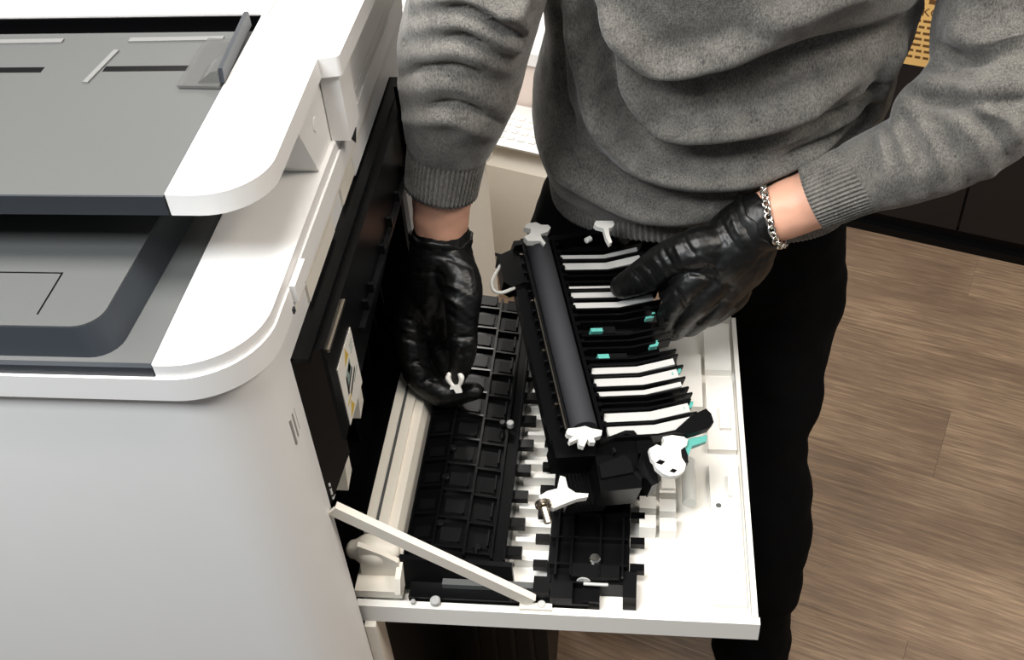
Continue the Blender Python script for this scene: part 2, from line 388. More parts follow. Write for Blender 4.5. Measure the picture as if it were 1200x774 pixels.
# raised stacking platform with a sloping flank
def tapered(name, base, top, z0, z1, mt, par, bevel=.003, seg=6):
    a = rounded(base, seg); b = rounded(top, seg); bm = bmesh.new()
    A = [bm.verts.new((x, y, z0)) for x, y in a]; B = [bm.verts.new((x, y, z1)) for x, y in b]; n = len(A)
    bm.faces.new(A[::-1]); bm.faces.new(B)
    for i in range(n): bm.faces.new((A[i], A[(i+1) % n], B[(i+1) % n], B[i]))
    return link(name, from_bm(bm, bevel, 2, .5), mt, par)
tapered('stacking_platform', [(XL+.02, .561, .005), (-.388, .561, .022), (-.367, 1.1, .01), (XL+.02, 1.1, .01)],
        [(XL+.02, .567, .005), (-.397, .567, .022), (-.383, 1.1, .01), (XL+.02, 1.1, .01)], 1.1896, 1.2142, 'slate', PR)
tapered('platform_top', [(XL+.02, .5675, .005), (-.3975, .5675, .0215), (-.3835, 1.1, .01), (XL+.02, 1.1, .01)], [(XL+.02, .5675, .005), (-.3975, .5675, .0215), (-.3835, 1.1, .01), (XL+.02, 1.1, .01)], 1.2143, 1.2152, 'grey', PR, 0)
# flap outlined in the platform
g = .0012
for (a, b) in (((-.60, .6275), (-.448, .6275+g)), ((-.448-g, .56+.02), (-.448, .6275))):
    box('flap_joint', (a[0], a[1], 1.2152), (b[0], b[1], 1.2156), 'black', PR, 0)
# notch and small latch on the rim
box('rim_latch', (-.2795, .655, 1.165), (-.2745, .69, 1.182), 'white', PR, .0015)
for yy in (.648, .686): box('latch_slot', (-.2795, yy, 1.158), (-.2775, yy+.004, 1.163), 'slate', PR, .0004)
# side: raised rail and two shallow recessed grips above the opening
prism('side_rail', [(XS, .66, 1.152), (XS+.004, .66, 1.149), (XS+.004, 1.0, 1.149), (XS, 1.0, 1.152), (XS, 1.0, 1.157), (XS, .66, 1.157)][:4], (0, 0, .006), 'cream', PR, .0008)
for (y0, y1) in ((.70, .80), (.84, .93)):
    gr = box('grip_panel', (XS-.001, y0, 1.1255), (XS+.0025, y1, 1.145), 'cream', PR, .0022)
# vents near the front corner: slanted slots
for i in range(3):
    box('vent_slot', (-.2885+i*.0006, .603+i*.0055, 1.048+i*.004), (-.2866+i*.0006, .6055+i*.0055, 1.078+i*.002), 'ridge_dark', PR, .0006)
# scanner / document feeder lid
ZL0, ZL1 = 1.262, 1.281
lid = slab('scanner_lid', [(-.3515, .642, .002), (-.278, .642, .05), (-.280, .842, .0), (-.262, .846, .005), (-.255, YB, .02), (XL, YB, .02), (XL, .924, 0), (-.3515, .924, .002)], ZL0, ZL1, 'white', PR, .004, 12, 3)
box('lid_rear_cover', (XL, .924, ZL1+.0005), (-.345, YB, 1.2835), 'white', PR, .001)
# feeder tray: grey, slightly dished; gap behind it is black
box('feeder_gap', (XL, .896, ZL0), (-.3525, .9215, 1.264), 'black', PR, .0005)
box('feeder_slot', (XL, .9218, ZL0), (-.3525, .9236, 1.281), 'black', PR, .0003)
tray = box('feeder_tray', (XL, .6435, ZL0+.001), (-.3525, .8955, 1.2795), 'grey', PR, .0015)
box('tray_front', (XL, .6415, ZL0+.0005), (-.3525, .6433, 1.2795), 'slate', PR, .0006)
def tray_line(a, b, w, mt, name, z=1.2795, h=.0007):
    p = at(*a, z=z); q = at(*b, z=z); d = (q-p).normalized(); n = V3((-d.y, d.x, 0))*w/2
    prism(name, [p-n-V3((0, 0, .0008)), q-n-V3((0, 0, .0008)), q+n-V3((0, 0, .0008)), p+n-V3((0, 0, .0008))], (0, 0, .0008+h), mt, tray, .0003)
M['ridge'] = mat('pale_grey_ridge', (112, 112, 110), .45, var=.02)
tray_line((100, 98), (137, 60), .005, 'ridge', 'tray_ridge', h=.0016)
tray_line((152, 48), (262, 46), .007, 'ridge', 'tray_ridge', h=.0016)
tray_line((-20, 50.5), (74, 49), .007, 'ridge', 'tray_ridge', h=.0016)
tray_line((122, 81), (222, 80), .009, 'black_soft', 'tray_slot', h=.0002)
tray_line((-20, 82.5), (50, 82), .009, 'black_soft', 'tray_slot', h=.0002)
# paper guide: clear plate and upright fin
pg = prism('paper_guide', [at(*q, z=1.281) for q in ((208, 103), (257, 104), (283, 48), (245, 47), (236, 55))], (0, 0, .0022), 'clear', PR, .0008)
f0, f1 = at(258, 97, z=1.283), at(290, 30, z=1.283)
prism('guide_fin', [f0, f0+V3((0, .003, .012)), f1+V3((0, 0, .014)), f1], (.004, 0, 0), 'slate', pg, .001)
prism('guide_foot', [f0+V3((-.02, -.001, 0)), f0+V3((-.006, 0, .010)), f0+V3((0, 0, .011)), f0+V3((0, -.001, 0))], (0, .028, 0), 'clear', pg, .0008)

# rear lid bracket on the side
prism('lid_bracket', [(-.2846, .85, 1.192), (-.2846, .89, 1.192), (-.2846, .89, 1.2615), (-.2846, .85, 1.2615)], (.018, 0, 0), 'white', PR, .003)
prism('lid_post', [(-.34, .765, 1.2615), (-.34, .80, 1.1925), (-.34, 1.18, 1.1925), (-.34, 1.18, 1.2615)], (.0545, 0, 0), 'white', PR, .003)
cyl('post_screw_cap', (-.2856, .815, 1.232), (-.2845, .815, 1.232), .007, 'white', PR, bevel=.0005)
box('tray_rear_wall', (XL, .93, 1.19), (-.36, .95, 1.262), 'black_soft', PR, .002)
prism('bracket_wing', [(-.2846, .891, 1.124), (-.2846, .891, 1.2615), (-.2846, 1.19, 1.2615), (-.2846, 1.19, 1.124)], (.003, 0, 0), 'white', PR, .003)
prism('bracket_hole', [(-.2666, .852, 1.1925), (-.2666, .872, 1.1925), (-.2666, .862, 1.182)], (.0008, 0, 0), 'black', PR, 0)

# --- black inner wall of the opening
iw = prism('inner_wall', [(-.262, .652, 1.115), (-.262, 1.075, 1.115), (-.262, 1.085, 1.05), (-.262, .652, 1.0)], (-.05, 0, 0), 'black', PR, .002)
bm = bmesh.new()
bm_hexa(bm, [(-.30, .6325, .93), (-.284, .6325, .93), (-.2625, .655, .98), (-.30, .655, .98), (-.30, .6325, 1.1195), (-.284, .6325, 1.1195), (-.2625, .655, 1.1145), (-.30, .655, 1.1145)])
link('chamfer_cheek', from_bm(bm, .0015), 'black_soft', PR)
box('opening_lintel', (-.30, .634, 1.1155), (-.270, 1.088, 1.1205), 'black', PR, .001)
box('inner_ledge', (-.262, .75, 1.045), (-.2565, 1.03, 1.049), 'pad', iw, .0012)
box('upper_ledge', (-.262, .655, 1.108), (-.2585, .72, 1.1115), 'steel', iw, .001)
for y in (.775, .80, .86, .905, .95, 1.0): box('ledge_tooth', (-.262, y, 1.049), (-.2565, y+.004, 1.060), 'pad', iw, .0008)
prism('end_fin', [(-.255, 1.03, 1.142), (-.255, 1.05, 1.13), (-.255, 1.095, 1.04), (-.255, 1.08, 1.0), (-.255, 1.03, 1.05)], (-.01, 0, 0), 'black', PR, .0015)
prism('end_film', [(-.248, 1.06, 1.13), (-.248, 1.10, 1.05), (-.248, 1.105, 1.04), (-.248, 1.065, 1.135)], (-.002, 0, 0), 'hook', PR, .0005)
box('opening_sill', (-.4195, .634, .03), (-.2875, 1.0885, .751), 'black_soft', PR, .002)
box('lower_wall', (-.345, .66, .76), (-.335, 1.085, 1.0), 'black', PR, .001)
box('inner_cheek', (-.419, .634, .76), (-.34, .66, 1.1), 'black_soft', PR, .001)
box('far_cheek', (-.419, 1.075, .76), (-.29, 1.088, 1.1), 'black_soft', PR, .001)
box('cavity_lining', (-.419, .6605, .752), (-.3455, 1.0745, 1.1), 'black_soft', PR, .001)
for i in range(8): box('inner_rib', (-.335, .69+i*.047, .79), (-.318, .695+i*.047, .96), 'black', PR, .001)
for (a, b, c) in ((.685, .885, .707), (.765, .905, .785)):
    prism('cream_roller_guide', [(-.286, a, b), (-.286, c, b+.006), (-.286, c+.002, b+.034), (-.286, a+.008, b+.03)], (-.045, 0, 0), 'cream', PR, .003)
# warning sticker on the wall
st = box('warning_sticker', (-.2619, .669, 1.001), (-.2612, .725, 1.073), 'sticker', PR, .0003)
def sk(name, pts, mt): prism(name, [(-.26115, .669+.056*u, 1.001+.072*v) for u, v in pts], (.0002, 0, 0), mt, st, 0)
sk('warning_triangle', [(.36, .78), (.62, .80), (.52, .98)], 'yellow')
sk('warning_triangle', [(.12, .05), (.40, .07), (.28, .24)], 'yellow')
sk('sticker_line', [(.10, .27), (.48, .30), (.48, .33), (.10, .30)], 'yellow')
sk('pictogram_base', [(.30, .46), (.62, .56), (.62, .74), (.30, .66)], 'ink_green')
sk('pictogram_bar', [(.34, .27), (.78, .42), (.78, .48), (.34, .33)], 'ink_dark')
sk('pictogram_bar', [(.30, .40), (.66, .52), (.66, .57), (.30, .45)], 'ink_dark')
sk('pictogram_arm', [(.22, .38), (.30, .36), (.34, .62), (.28, .64)], 'ink_dark')
sk('pictogram_block', [(.46, .56), (.60, .60), (.56, .72), (.44, .66)], 'ink_dark')
sk('pictogram_outline', [(.62, .30), (.90, .38), (.90, .41), (.62, .33)], 'ink_green')
for i in range(3): sk('sticker_line', [(.74, .72+i*.06), (.92, .74+i*.06), (.92, .755+i*.06), (.74, .735+i*.06)], 'ink_green')

# --- open door lying level, with all its inner fittings
DZ = .748
door = slab('open_door', [(-.29, .641, .012), (.129, .641, .008), (.129, 1.106, .012), (-.29, 1.106, .004)], .722, .738, 'door_white', PR, .003, 6)
def dsub(name, a, b, mt='door_white', bevel=.0015): return box(name, a, b, mt, door, bevel)
dsub('front_rim', (-.29, .6375, .7235), (.1295, .646, .752), 'door_white', .003); dsub('outer_rim', (.1225, .6465, .738), (.128, 1.10, .7525))
dsub('back_rim', (-.285, 1.0985, .738), (.122, 1.105, .758)); dsub('hinge_wall', (-.287, .70, .738), (-.262, 1.098, .80), 'cream', .004)
prism('hinge_strip', [(-.262, .70, .738), (-.238, .70, .738), (-.252, .70, .795), (-.262, .70, .795)], (0, .39, 0), 'cream', door, .003)
dsub('strip_groove', (-.2755, .705, .8002), (-.2725, 1.09, .8012), 'grey', 0)
dsub('inner_liner', (-.2375, .6465, .738), (.122, 1.098, .744), 'door_white', .001)
# white transverse ribs in the middle channel
for i in range(17):
    y = .70+i*.0225; dsub('channel_rib', (-.128, y, .744), (-.085, y+.006, .757+.003*(i % 2)), 'door_white', .002)
# raised ledges and recesses on the right half
for (a, b, h) in (((.085, .66), (.118, .85), .004), ((.085, .87), (.118, .985), .005), ((.05, .93), (.08, 1.02), .010), ((.085, 1.0), (.118, 1.085), .006),
                  ((.012, 1.02), (.075, 1.085), .008), ((.03, .80), (.045, .92), .012), ((.105, .70), (.109, .75), .006), ((.105, .80), (.109, .83), .007), ((.10, .90), (.112, .935), .008)):
    dsub('ledge', (a[0], a[1], .744), (b[0], b[1], .744+h*1.7), 'door_white', .0025)
for (px, py) in ((843, 463), (842, 594)):
    p = at(px, py, z=.7495); cyl('screw_boss', (p.x, p.y, .744), (p.x, p.y, .7515), .006, 'door_white', door); cyl('screw_hole', (p.x, p.y, .7512), (p.x, p.y, .7518), .0032, 'grey', door, bevel=.0002)
for q in ((836, 510), (836, 632)):
    p = at(*q, z=.7485); dsub('pin_slot', (p.x-.001, p.y-.003, .744), (p.x+.001, p.y+.003, .7487), 'grey', .0003)
pA, pB = at(806, 540, z=.765), at(808, 590, z=.765)
cyl('channel_pipe', pA, pB, .008, 'hook', door)
for i in range(4):
    for s in range(2):
        dsub('white_tab', (.006+s*.022, .745+i*.026, .744), (.024+s*.022, .762+i*.026, .764-.004*s), 'door_white', .002)
# left black paper guide: shell, ribs, cells
def gz(t): return .786-.018*abs(t-.35)          # gentle crown across the guide
X0, X1, Y0, Y1 = -.243, -.134, .682, 1.09
bm = bmesh.new(); n = 8
prof = [(X0+(X1-X0)*i/n, gz(i/n)) for i in range(n+1)]
bm_prism(bm, [(x, Y0, z) for x, z in prof]+[(X1, Y0, .7445), (X0, Y0, .7445)], (0, Y1-Y0, 0))
gd = link('paper_guide_bed', from_bm(bm, .0012), 'black', door)
def guide_rib(name, x0, x1, y0, y1, h, mt='black'):
    t = ((x0+x1)/2-X0)/(X1-X0); z = gz(t); t0, t1 = gz((x0-X0)/(X1-X0)), gz((x1-X0)/(X1-X0))
    bm = bmesh.new(); bm_hexa(bm, [(x0, y0, t0-.004), (x1, y0, t1-.004), (x1, y1, t1-.004), (x0, y1, t0-.004), (x0, y0, t0+h), (x1, y0, t1+h), (x1, y1, t1+h), (x0, y1, t0+h)])
    return link(name, from_bm(bm, .0008, 1), mt, door)
for x in (-.242, -.213, -.179, -.150, -.1365): guide_rib('guide_rib', x, x+.0026, Y0, Y1, .0075, 'rib')
for i in range(11):
    y = Y0+.008+i*.038
    for (x0, x1, dy) in ((-.2395, -.213, .006), (-.2105, -.179, 0), (-.1765, -.150, -.004)):
        guide_rib('cross_rib', x0, x1, y+dy, y+dy+.0024, .006, 'rib')
    guide_rib('guide_pad', -.206, -.184, y+.010, y+.028, .0016, 'pad'); guide_rib('guide_pad', -.171, -.154, y+.006, y+.024, .0012, 'black_soft')
    guide_rib('guide_pad', -.236, -.218, y+.016, y+.030, .0012, 'black_soft'); guide_rib('cell_lip', -.1555, -.1535, y+.008, y+.028, .0065, 'pad')
    guide_rib('cell_lip', -.186, -.1845, y+.010, y+.028, .004, 'pad')
    box('guide_tooth', (X1-.0005, y+.004, .766), (X1+.016, y+.016, .774), 'black', door, .0015)
for (px, py) in ((531, 526), (523, 560), (516, 614), (560, 642), (589, 497), (598, 497)):
    p = at(px, py, z=.789); cyl('guide_dimple', (p.x, p.y, .784), (p.x, p.y, .7925), .0042, 'pad' if px < 595 else 'strip', door, bevel=.0012)
prism('guide_front_skirt', [(X0-.003, Y0-.001, .786), (X1+.008, Y0-.003, .782), (X1+.010, Y0-.012, .746), (X0, Y0-.012, .746)], (0, -.006, 0), 'black_soft', door, .001)
# second black guide in the middle, running back under the held unit
box('second_guide', (-.090, .668, .7445), (-.004, 1.08, .766), 'black', door, .002)
for x in (-.082, -.066, -.036, -.012): box('guide_rib', (x, .672, .766), (x+.0022, 1.075, .775), 'rib', door, .0006)
for i in range(12): box('cross_rib', (-.088, .686+i*.034, .766), (-.006, .6882+i*.034, .7735), 'rib', door, .0006)
box('screw_tray', (-.064, .671, .767), (-.014, .686, .7735), 'black_soft', door, .001)
for i in range(11):
    y = .688+i*.034
    for (x0, x1) in ((-.106, -.0905), (-.0035, .012)): box('guide_tooth', (x0, y, .756), (x1, y+.009, .764), 'black', door, .0015)
box('side_clip', (-.010, .652, .745), (.004, .684, .768), 'black_soft', door, .002); box('side_clip', (-.103, .652, .745), (-.086, .672, .770), 'black_soft', door, .002)
def screw(p, r, mt='silver'):
    s = cyl('screw', (p.x, p.y, p.z-.004), (p.x, p.y, p.z+.0018), r, mt, door, bevel=.0012); return s
screw(at(697, 655, z=.7745), .0062); screw(at(562, 667, z=.760), .0062); screw(at(510, 704, z=.7585), .0055, 'strip'); screw(at(484, 705, z=.757), .0025, 'strip')
# black rail along the front edge with a grey cover
box('front_rail', (-.235, .648, .7445), (-.045, .668, .757), 'black', door, .0015)
box('rail_cover', (-.20, .6605, .757), (-.07, .668, .764), 'grey', door, .0015); box('rail_step', (-.085, .6475, .757), (-.062, .668, .768), 'black_soft', door, .0015)
box('rail_clip', (-.102, .657, .764), (-.0985, .6685, .7665), 'black', door, .0005); box('rail_clip', (-.092, .657, .764), (-.0885, .6685, .7665), 'black', door, .0005)
box('screw_plate', (-.158, .669, .7445), (-.137, .6815, .7575), 'black_soft', door, .001)
gc = at(684, 679, z=.765)
cyl('rail_gear', gc+V3((0, -.004, 0)), gc+V3((0, .004, 0)), .0075, 'hook', door); cyl('gear_axle', gc+V3((.0, -.006, 0)), gc+V3((.026, -.006, 0)), .0018, 'strip', door, n=12)
box('rail_end', (-.052, .650, .7445), (-.034, .668, .760), 'black', door, .0015)
# hinge block with a cream knob, hinge arm, stay
prism('hinge_block', [(-.292, .648, .752), (-.242, .648, .752), (-.242, .694, .752), (-.292, .694, .752)], (0, 0, .012), 'cream', door, .003)
prism('hinge_bracket', [(-.288, .668, .764), (-.245, .668, .764), (-.245, .668, .788), (-.262, .668, .802), (-.285, .668, .815)], (0, .006, 0), 'cream', door, .002)
prism('hinge_bracket', [(-.248, .645, .764), (-.248, .694, .764), (-.248, .694, .786), (-.248, .655, .778)], (.006, 0, 0), 'cream', door, .0015)
kn = tube_geo([(-.293, .682, .79), (-.283, .682, .79), (-.268, .682, .79), (-.256, .682, .79)], [.011, .0165, .017, .011], 24, 5)
geo_obj('hinge_knob', kn, 'cream', door)
prism('hinge_gusset', [(-.287, .6495, .716), (-.245, .6495, .723), (-.287, .6495, .690)], (0, .02, 0), 'cream', door, .003)
s0, s1 = at(388, 600, x=-.282), at(622, 707, z=.760); s1.y = .6445
dv = (s1-s0).normalized(); wv = V3((0, 1, 0)).cross(dv).normalized(); wv = wv if wv.z > 0 else -wv
stay = prism('stay_arm', [s0-wv*.006, s1-wv*.006, s1+wv*.006, s0+wv*.006], (0, .004, 0), 'cream', PR, .0012)
prism('stay_tab', [(s1.x-.012, s1.y-.004, s1.z-.0075), (s1.x+.022, s1.y-.004, s1.z-.0075), (s1.x+.022, s1.y+.009, s1.z-.0075), (s1.x-.012, s1.y+.009, s1.z-.0075)], (0, 0, .004), 'cream', stay, .0015)
prism('stay_lip', [s0+wv*.006, s1+wv*.006, s1+wv*.0075, s0+wv*.0075], (0, .008, 0), 'cream', stay, .0008)
cyl('stay_rivet', s1+V3((.011, .002, -.004)), s1+V3((.011, .002, -.002)), .0045, 'strip', stay, bevel=.0006)
box('stay_catch', (s1.x-.022, s1.y-.0008, s1.z+.004), (s1.x-.019, s1.y+.001, s1.z+.009), 'black', stay, .0003)
prism('side_skirt', [(-.2846, .6325, .72), (-.2846, .66, .74), (-.2846, .66, .45), (-.2846, .6325, .45)], (.012, 0, 0), 'cream', PR, .003)
for i in range(4): box('side_lug', (-.2846, .634, .935+i*.012-.02*(i > 1)), (-.281, .640, .942+i*.012-.02*(i > 1)), 'white', PR, .0015)

# --- dark ridged box on the floor under the door
bx = empty('floor_box', (-.24, 1.06, 0)); tag(bx, 'black ridged box on the floor beneath the open door', 'box')
box('box_body', (-.40, .93, 0), (-.13, 1.14, .30), 'black_soft', bx, .006)
for i in range(9): box('ridge', (-.39+i*.029, .925, .01), (-.383+i*.029, .932, .295), 'black', bx, .002)

# ------------------------------------------------------------------ the unit in his left hand
A0 = V3((-.054, .791, .862)); B0 = V3((-.126, 1.068, .905))
uu = (B0-A0).normalized(); vv = V3((.97, .281, -.20)); vv = (vv-uu*vv.dot(uu)).normalized(); ww = vv.cross(uu).normalized()
UM = Matrix((vv, uu, ww)).transposed().to_4x4(); UM.translation = A0; ULEN = (B0-A0).length
UI = UM.inverted()
def up_(px, py, w=0): return UI @ at_plane(px, py, A0+ww*w, ww)     # measured point in the unit's own (v, u, w)
UN = empty('transfer_unit', A0); tag(UN, 'black roller unit with white strips held above the open door', 'printer part')
UN.matrix_basis = UM
def ub(name, a, b, mt, bevel=.001, par=UN): return box(name, a, b, mt, par, bevel, mw=UM)
def upr(name, poly, d, mt, bevel=.001, par=UN): return prism(name, poly, d, mt, par, bevel, mw=UM)
ub('bed', (.020, .0, -.022), (.118, .292, -.010), 'black', .002)
ub('roller_trough', (-.022, -.004, -.024), (.022, .292, -.010), 'black', .003)
ub('trough_side', (-.0205, 0, -.012), (-.0165, .288, .004), 'black_soft', .001); ub('trough_side', (.0165, 0, -.012), (.0205, .288, .006), 'black', .001)
ub('outer_rail', (-.037, -.006, -.022), (-.0215, .27, -.008), 'black', .002)
cyl('transfer_roller', (0, .004, .002), (0, .284, .002), .0145, 'roller', UN, 40, mw=UM)
ub('edge_wire', (-.0215, .004, .0035), (-.020, .19, .005), 'steel', .0004)
for i in range(22):
    ub('trough_tooth', (.0205, .006+i*.0128, -.006), (.0255, .011+i*.0128, .0055), 'black', .001)
for i in range(18): ub('rail_tooth', (-.0245, .010+i*.015, -.008), (-.021, .0125+i*.015, -.0005), 'steel' if i % 5 == 2 else 'pad', .0004)
def strip(name, u, w, h0, h1, mt, v0=.026, v1=.120, lean=.0):
    # flat run, then a rising end
    k = .080; r = .013; l = lean
    poly = [(v0, u-w/2, h0), (k, u-w/2+l*.5, h0), (v1, u-w/2+l, h0+r), (v1, u-w/2+l, h1+r), (k, u-w/2+l*.5, h1), (v0, u-w/2, h1)]
    return upr(name, poly, (0, w, 0), mt, .0007)
def uofy(y): return up_(652+(y-302)*.26, y)[1]
W_ = [(302, .006), (313, .0105), (338, .004), (348, .011), (359, .0085), (436, .0085), (450, .0115), (463, .006), (491, .0115), (507, .012)]
for y, w in W_: strip('white_strip', uofy(y), w, -.004, .0005, 'strip')
for y in (296, 307, 320, 326, 333, 342, 353, 365, 372, 380, 396, 403, 411, 424, 430, 443, 457, 469, 476, 483, 499, 515):
    strip('guide_fin', uofy(y), .0026, -.010, .0035, 'black', .024, .124+.002*(int(y) % 3))
for y, x0, x1 in ((385, .045, .07), (391, .07, .09), (417, .05, .075), (476, .04, .10)): ub('dark_insert', (x0, uofy(y)-.005, -.010), (x1, uofy(y)+.005, -.0045), 'pad', .0008)
for (px, py, a, b) in ((699, 388, .014, .005), (707, 419, .013, .006)):
    p = up_(px, py, .002); ub('teal_clip', (p.x-a/2, p.y-b/2, -.006), (p.x+a/2, p.y+b/2, .004), 'teal', .0012)
for (px, py) in ((767, 372), (772, 405), (798, 437), (812, 477)):
    p = up_(px, py, .01); upr('teal_clip', [(p.x-.012, p.y-.004, .006), (p.x-.002, p.y-.002, .006), (p.x+.002, p.y+.006, .006), (p.x-.002, p.y+.006, .006), (p.x-.004, p.y+.001, .006), (p.x-.012, p.y-.001, .006)], (0, 0, .006), 'teal', .0006)
# far end: cream bearing, T-lever, pivot, hook
def ppoly(pts, w): return [up_(x, y, w) for x, y in pts]
upr('bearing_holder', ppoly([(617, 288), (613, 283), (620, 279), (621, 274), (613, 272), (618, 267), (627, 266), (633, 269), (641, 269), (644, 272), (641, 277), (632, 280), (634, 285), (638, 290), (636, 293), (632, 288), (622, 288)], .012), (0, 0, .008), 'bone', .0012)
upr('far_end_plate', [(-.036, .270, -.03), (.118, .286, -.03), (.122, .286, .010), (.09, .286, .018), (.03, .284, .006), (-.03, .276, .004)], (0, .008, 0), 'black', .001)
upr('far_arm', ppoly([(648, 302), (700, 272), (716, 276), (722, 292), (706, 300), (650, 306)], -.004), (0, 0, -.012), 'black_soft', .002)
upr('far_lever', ppoly([(695, 267), (697, 263), (717, 263), (719, 267), (716, 271), (712, 272), (713, 280), (716, 288), (713, 290), (709, 283), (706, 272), (698, 270)], .055), (0, 0, .006), 'bone', .0012)
p = up_(689, 281, .03); cyl('pivot_pin', (p.x-.003, p.y-.002, p.z), (p.x+.004, p.y+.002, p.z), .0035, 'bone', UN, 14, mw=UM)
p = up_(668, 276, .006); cyl('pivot_pin', (p.x, p.y, p.z-.004), (p.x, p.y, p.z+.002), .002, 'steel', UN, 12, mw=UM)
upr('side_block', ppoly([(586, 305), (583, 300), (598, 293), (612, 290), (618, 330), (600, 336), (590, 330)], -.004), (0, 0, -.020), 'black', .003)
hk = tube_geo([up_(x, y, -.008) for x, y in ((586, 312), (580, 322), (576, 332), (579, 341), (589, 343), (602, 338))], [.0022]*6, 10, 5)
o = geo_obj('clear_hook', hk, 'hook', None); o.matrix_basis = UM; adopt(o, UN)
# near end: bearing, housing, gear cover, handle, bracket with shaft
upr('bearing_holder', ppoly([(662, 511), (664, 507), (675, 506), (684, 504), (692, 507), (704, 509), (703, 515), (694, 518), (696, 523), (690, 523), (687, 519), (683, 528), (677, 526), (676, 519), (667, 523), (665, 520), (671, 516), (664, 514)], .012), (0, 0, .007), 'bone', .0012)
ub('near_end_plate', (-.036, -.026, -.035), (.075, -.002, -.004), 'black', .002)
hs = upr('housing', ppoly([(697, 530), (700, 518), (730, 508), (740, 508), (746, 515), (748, 540), (752, 560), (752, 572), (704, 577)], -.004), (0, 0, -.030), 'black', .002)
upr('housing_panel', ppoly([(701, 547), (731, 536), (738, 542), (742, 556), (704, 563)], -.0035), (0, 0, .004), 'black_soft', .001, hs)
upr('housing_rim', ppoly([(700, 521), (731, 509), (741, 509), (745, 514), (742, 516), (732, 513), (702, 524)], -.0035), (0, 0, .007), 'black_soft', .001, hs)
p = up_(719, 530, 0); ub('housing_peg', (p.x-.0015, p.y-.003, -.003), (p.x+.0015, p.y+.003, .004), 'pad', .0006, hs)
ub('comb_block', (-.026, -.066, -.050), (.018, -.026, -.036), 'black', .002)
for i in range(9): ub('comb_tooth', (-.022+i*.0042, -.066, -.037), (-.0208+i*.0042, -.028, -.033), 'black', .0004)
upr('side_cheek', ppoly([(746, 548), (752, 530), (764, 520), (768, 545), (772, 566), (764, 570), (757, 560)], .002), (0, 0, -.022), 'black', .0015)
gv = upr('gear_cover', ppoly([(759, 530), (768, 525), (773, 527), (777, 521), (775, 516), (786, 514), (800, 516), (804, 520), (803, 526), (796, 531), (797, 540), (802, 548), (800, 556), (793, 561), (783, 562), (775, 559), (767, 552), (765, 545), (762, 542)], .010), (0, 0, .006), 'bone', .0014)
for (px, py, s) in ((774, 542, .0055), (789, 552, .0045)):
    p = up_(px, py, .0162); upr('cover_hole', [(p.x-s, p.y-.0005, .0158), (p.x+.0005, p.y-s*.6, .0158), (p.x+s, p.y+.0005, .0158), (p.x, p.y+s*.6, .0158)], (0, 0, .0006), 'black', 0, gv)
upr('black_latch', ppoly([(795, 532), (801, 528), (804, 537), (805, 546), (800, 546), (797, 540)], .008), (0, 0, .006), 'pad', .001)
upr('handle_block', ppoly([(786, 512), (808, 492), (825, 484), (831, 490), (834, 500), (828, 507), (806, 514)], .012), (0, 0, .008), 'black_soft', .002)
upr('teal_lever', ppoly([(801, 524), (806, 518), (827, 514), (826, 521), (809, 527), (805, 538), (801, 533)], .006), (0, 0, .006), 'teal', .001)
br = upr('shaft_bracket', ppoly([(630, 586), (640, 580), (652, 577), (655, 562), (661, 564), (664, 576), (673, 582), (688, 583), (687, 587), (675, 589), (657, 596), (648, 600), (636, 596)], -.018), (0, 0, .007), 'bone', .0014)
q0, q1 = up_(637, 594, -.008), up_(643, 614, -.014)
cyl('shaft_collar', q0+V3((0, .005, 0)), q0, .0085, 'steel', br, 20, mw=UM); cyl('steel_shaft', q0, q1, .0042, 'steel', br, 16, bevel=.001, mw=UM)

# ------------------------------------------------------------------ the person
PE = empty('person', (.09, 1.2, 0)); tag(PE, 'person in grey knit sweater, black trousers and black gloves repairing the printer', 'person')
def torso_rings(secs, n=48, grow=0):
    C = catmull(secs, 6); R = []
    for z, cx, cy, a, b, e in C:
        r = []
        for j in range(n):
            t = 2*math.pi*j/n; c, s = math.cos(t), math.sin(t)
            r.append((cx+(a+grow)*math.copysign(abs(c)**e, c), cy+(b+grow)*math.copysign(abs(s)**e, s), z))
        R.append(r)
    return rings_mesh(R)
TS = [(.914, .076, 1.185, .187, .113, .9), (.945, .075, 1.182, .197, .126, .9), (1.0, .070, 1.175, .204, .132, .9), (1.05, .076, 1.165, .206, .132, .9), (1.10, .082, 1.153, .203, .132, .9), (1.16, .090, 1.133, .200, .131, .88),
      (1.25, .088, 1.10, .196, .128, .86), (1.39, .085, 1.06, .190, .11, .84), (1.45, .08, 1.04, .14, .09, .9), (1.49, .08, 1.03, .07, .07, 1)]
SR, SL = (-.085, 1.07, 1.415), (.275, 1.07, 1.415)
ra = [V3(SR), V3((-.155, 1.02, 1.35)), at(562, -22, y=.985), at(546, 45, y=.99), at(538, 100, y=.995), at(529, 150, y=.995)]
rr = [.075, .07, .066, .066, .062, .052]
la = [V3(SL), V3((.348, 1.07, 1.30)), at(1158, 40, y=1.055), at(1172, 108, y=1.015), at(1108, 166, y=1.0), at(1052, 192, y=1.005), at(1018, 205, y=1.01)]
lr = [.070, .060, .057, .060, .052, .046, .041]
bulge = tube_geo([at(1102, 92, y=1.03), at(1096, 112, y=1.02), at(1078, 138, y=1.01)], [.022, .030, .030], 20, 5)
sw = union([bulge, torso_rings(TS), tube_geo(ra, rr, 28, 8), tube_geo(la, lr, 28, 8)], .0042, 6)
def A(pts, y): return [at(px, py, y=y) for px, py in pts]
TF = 1.05
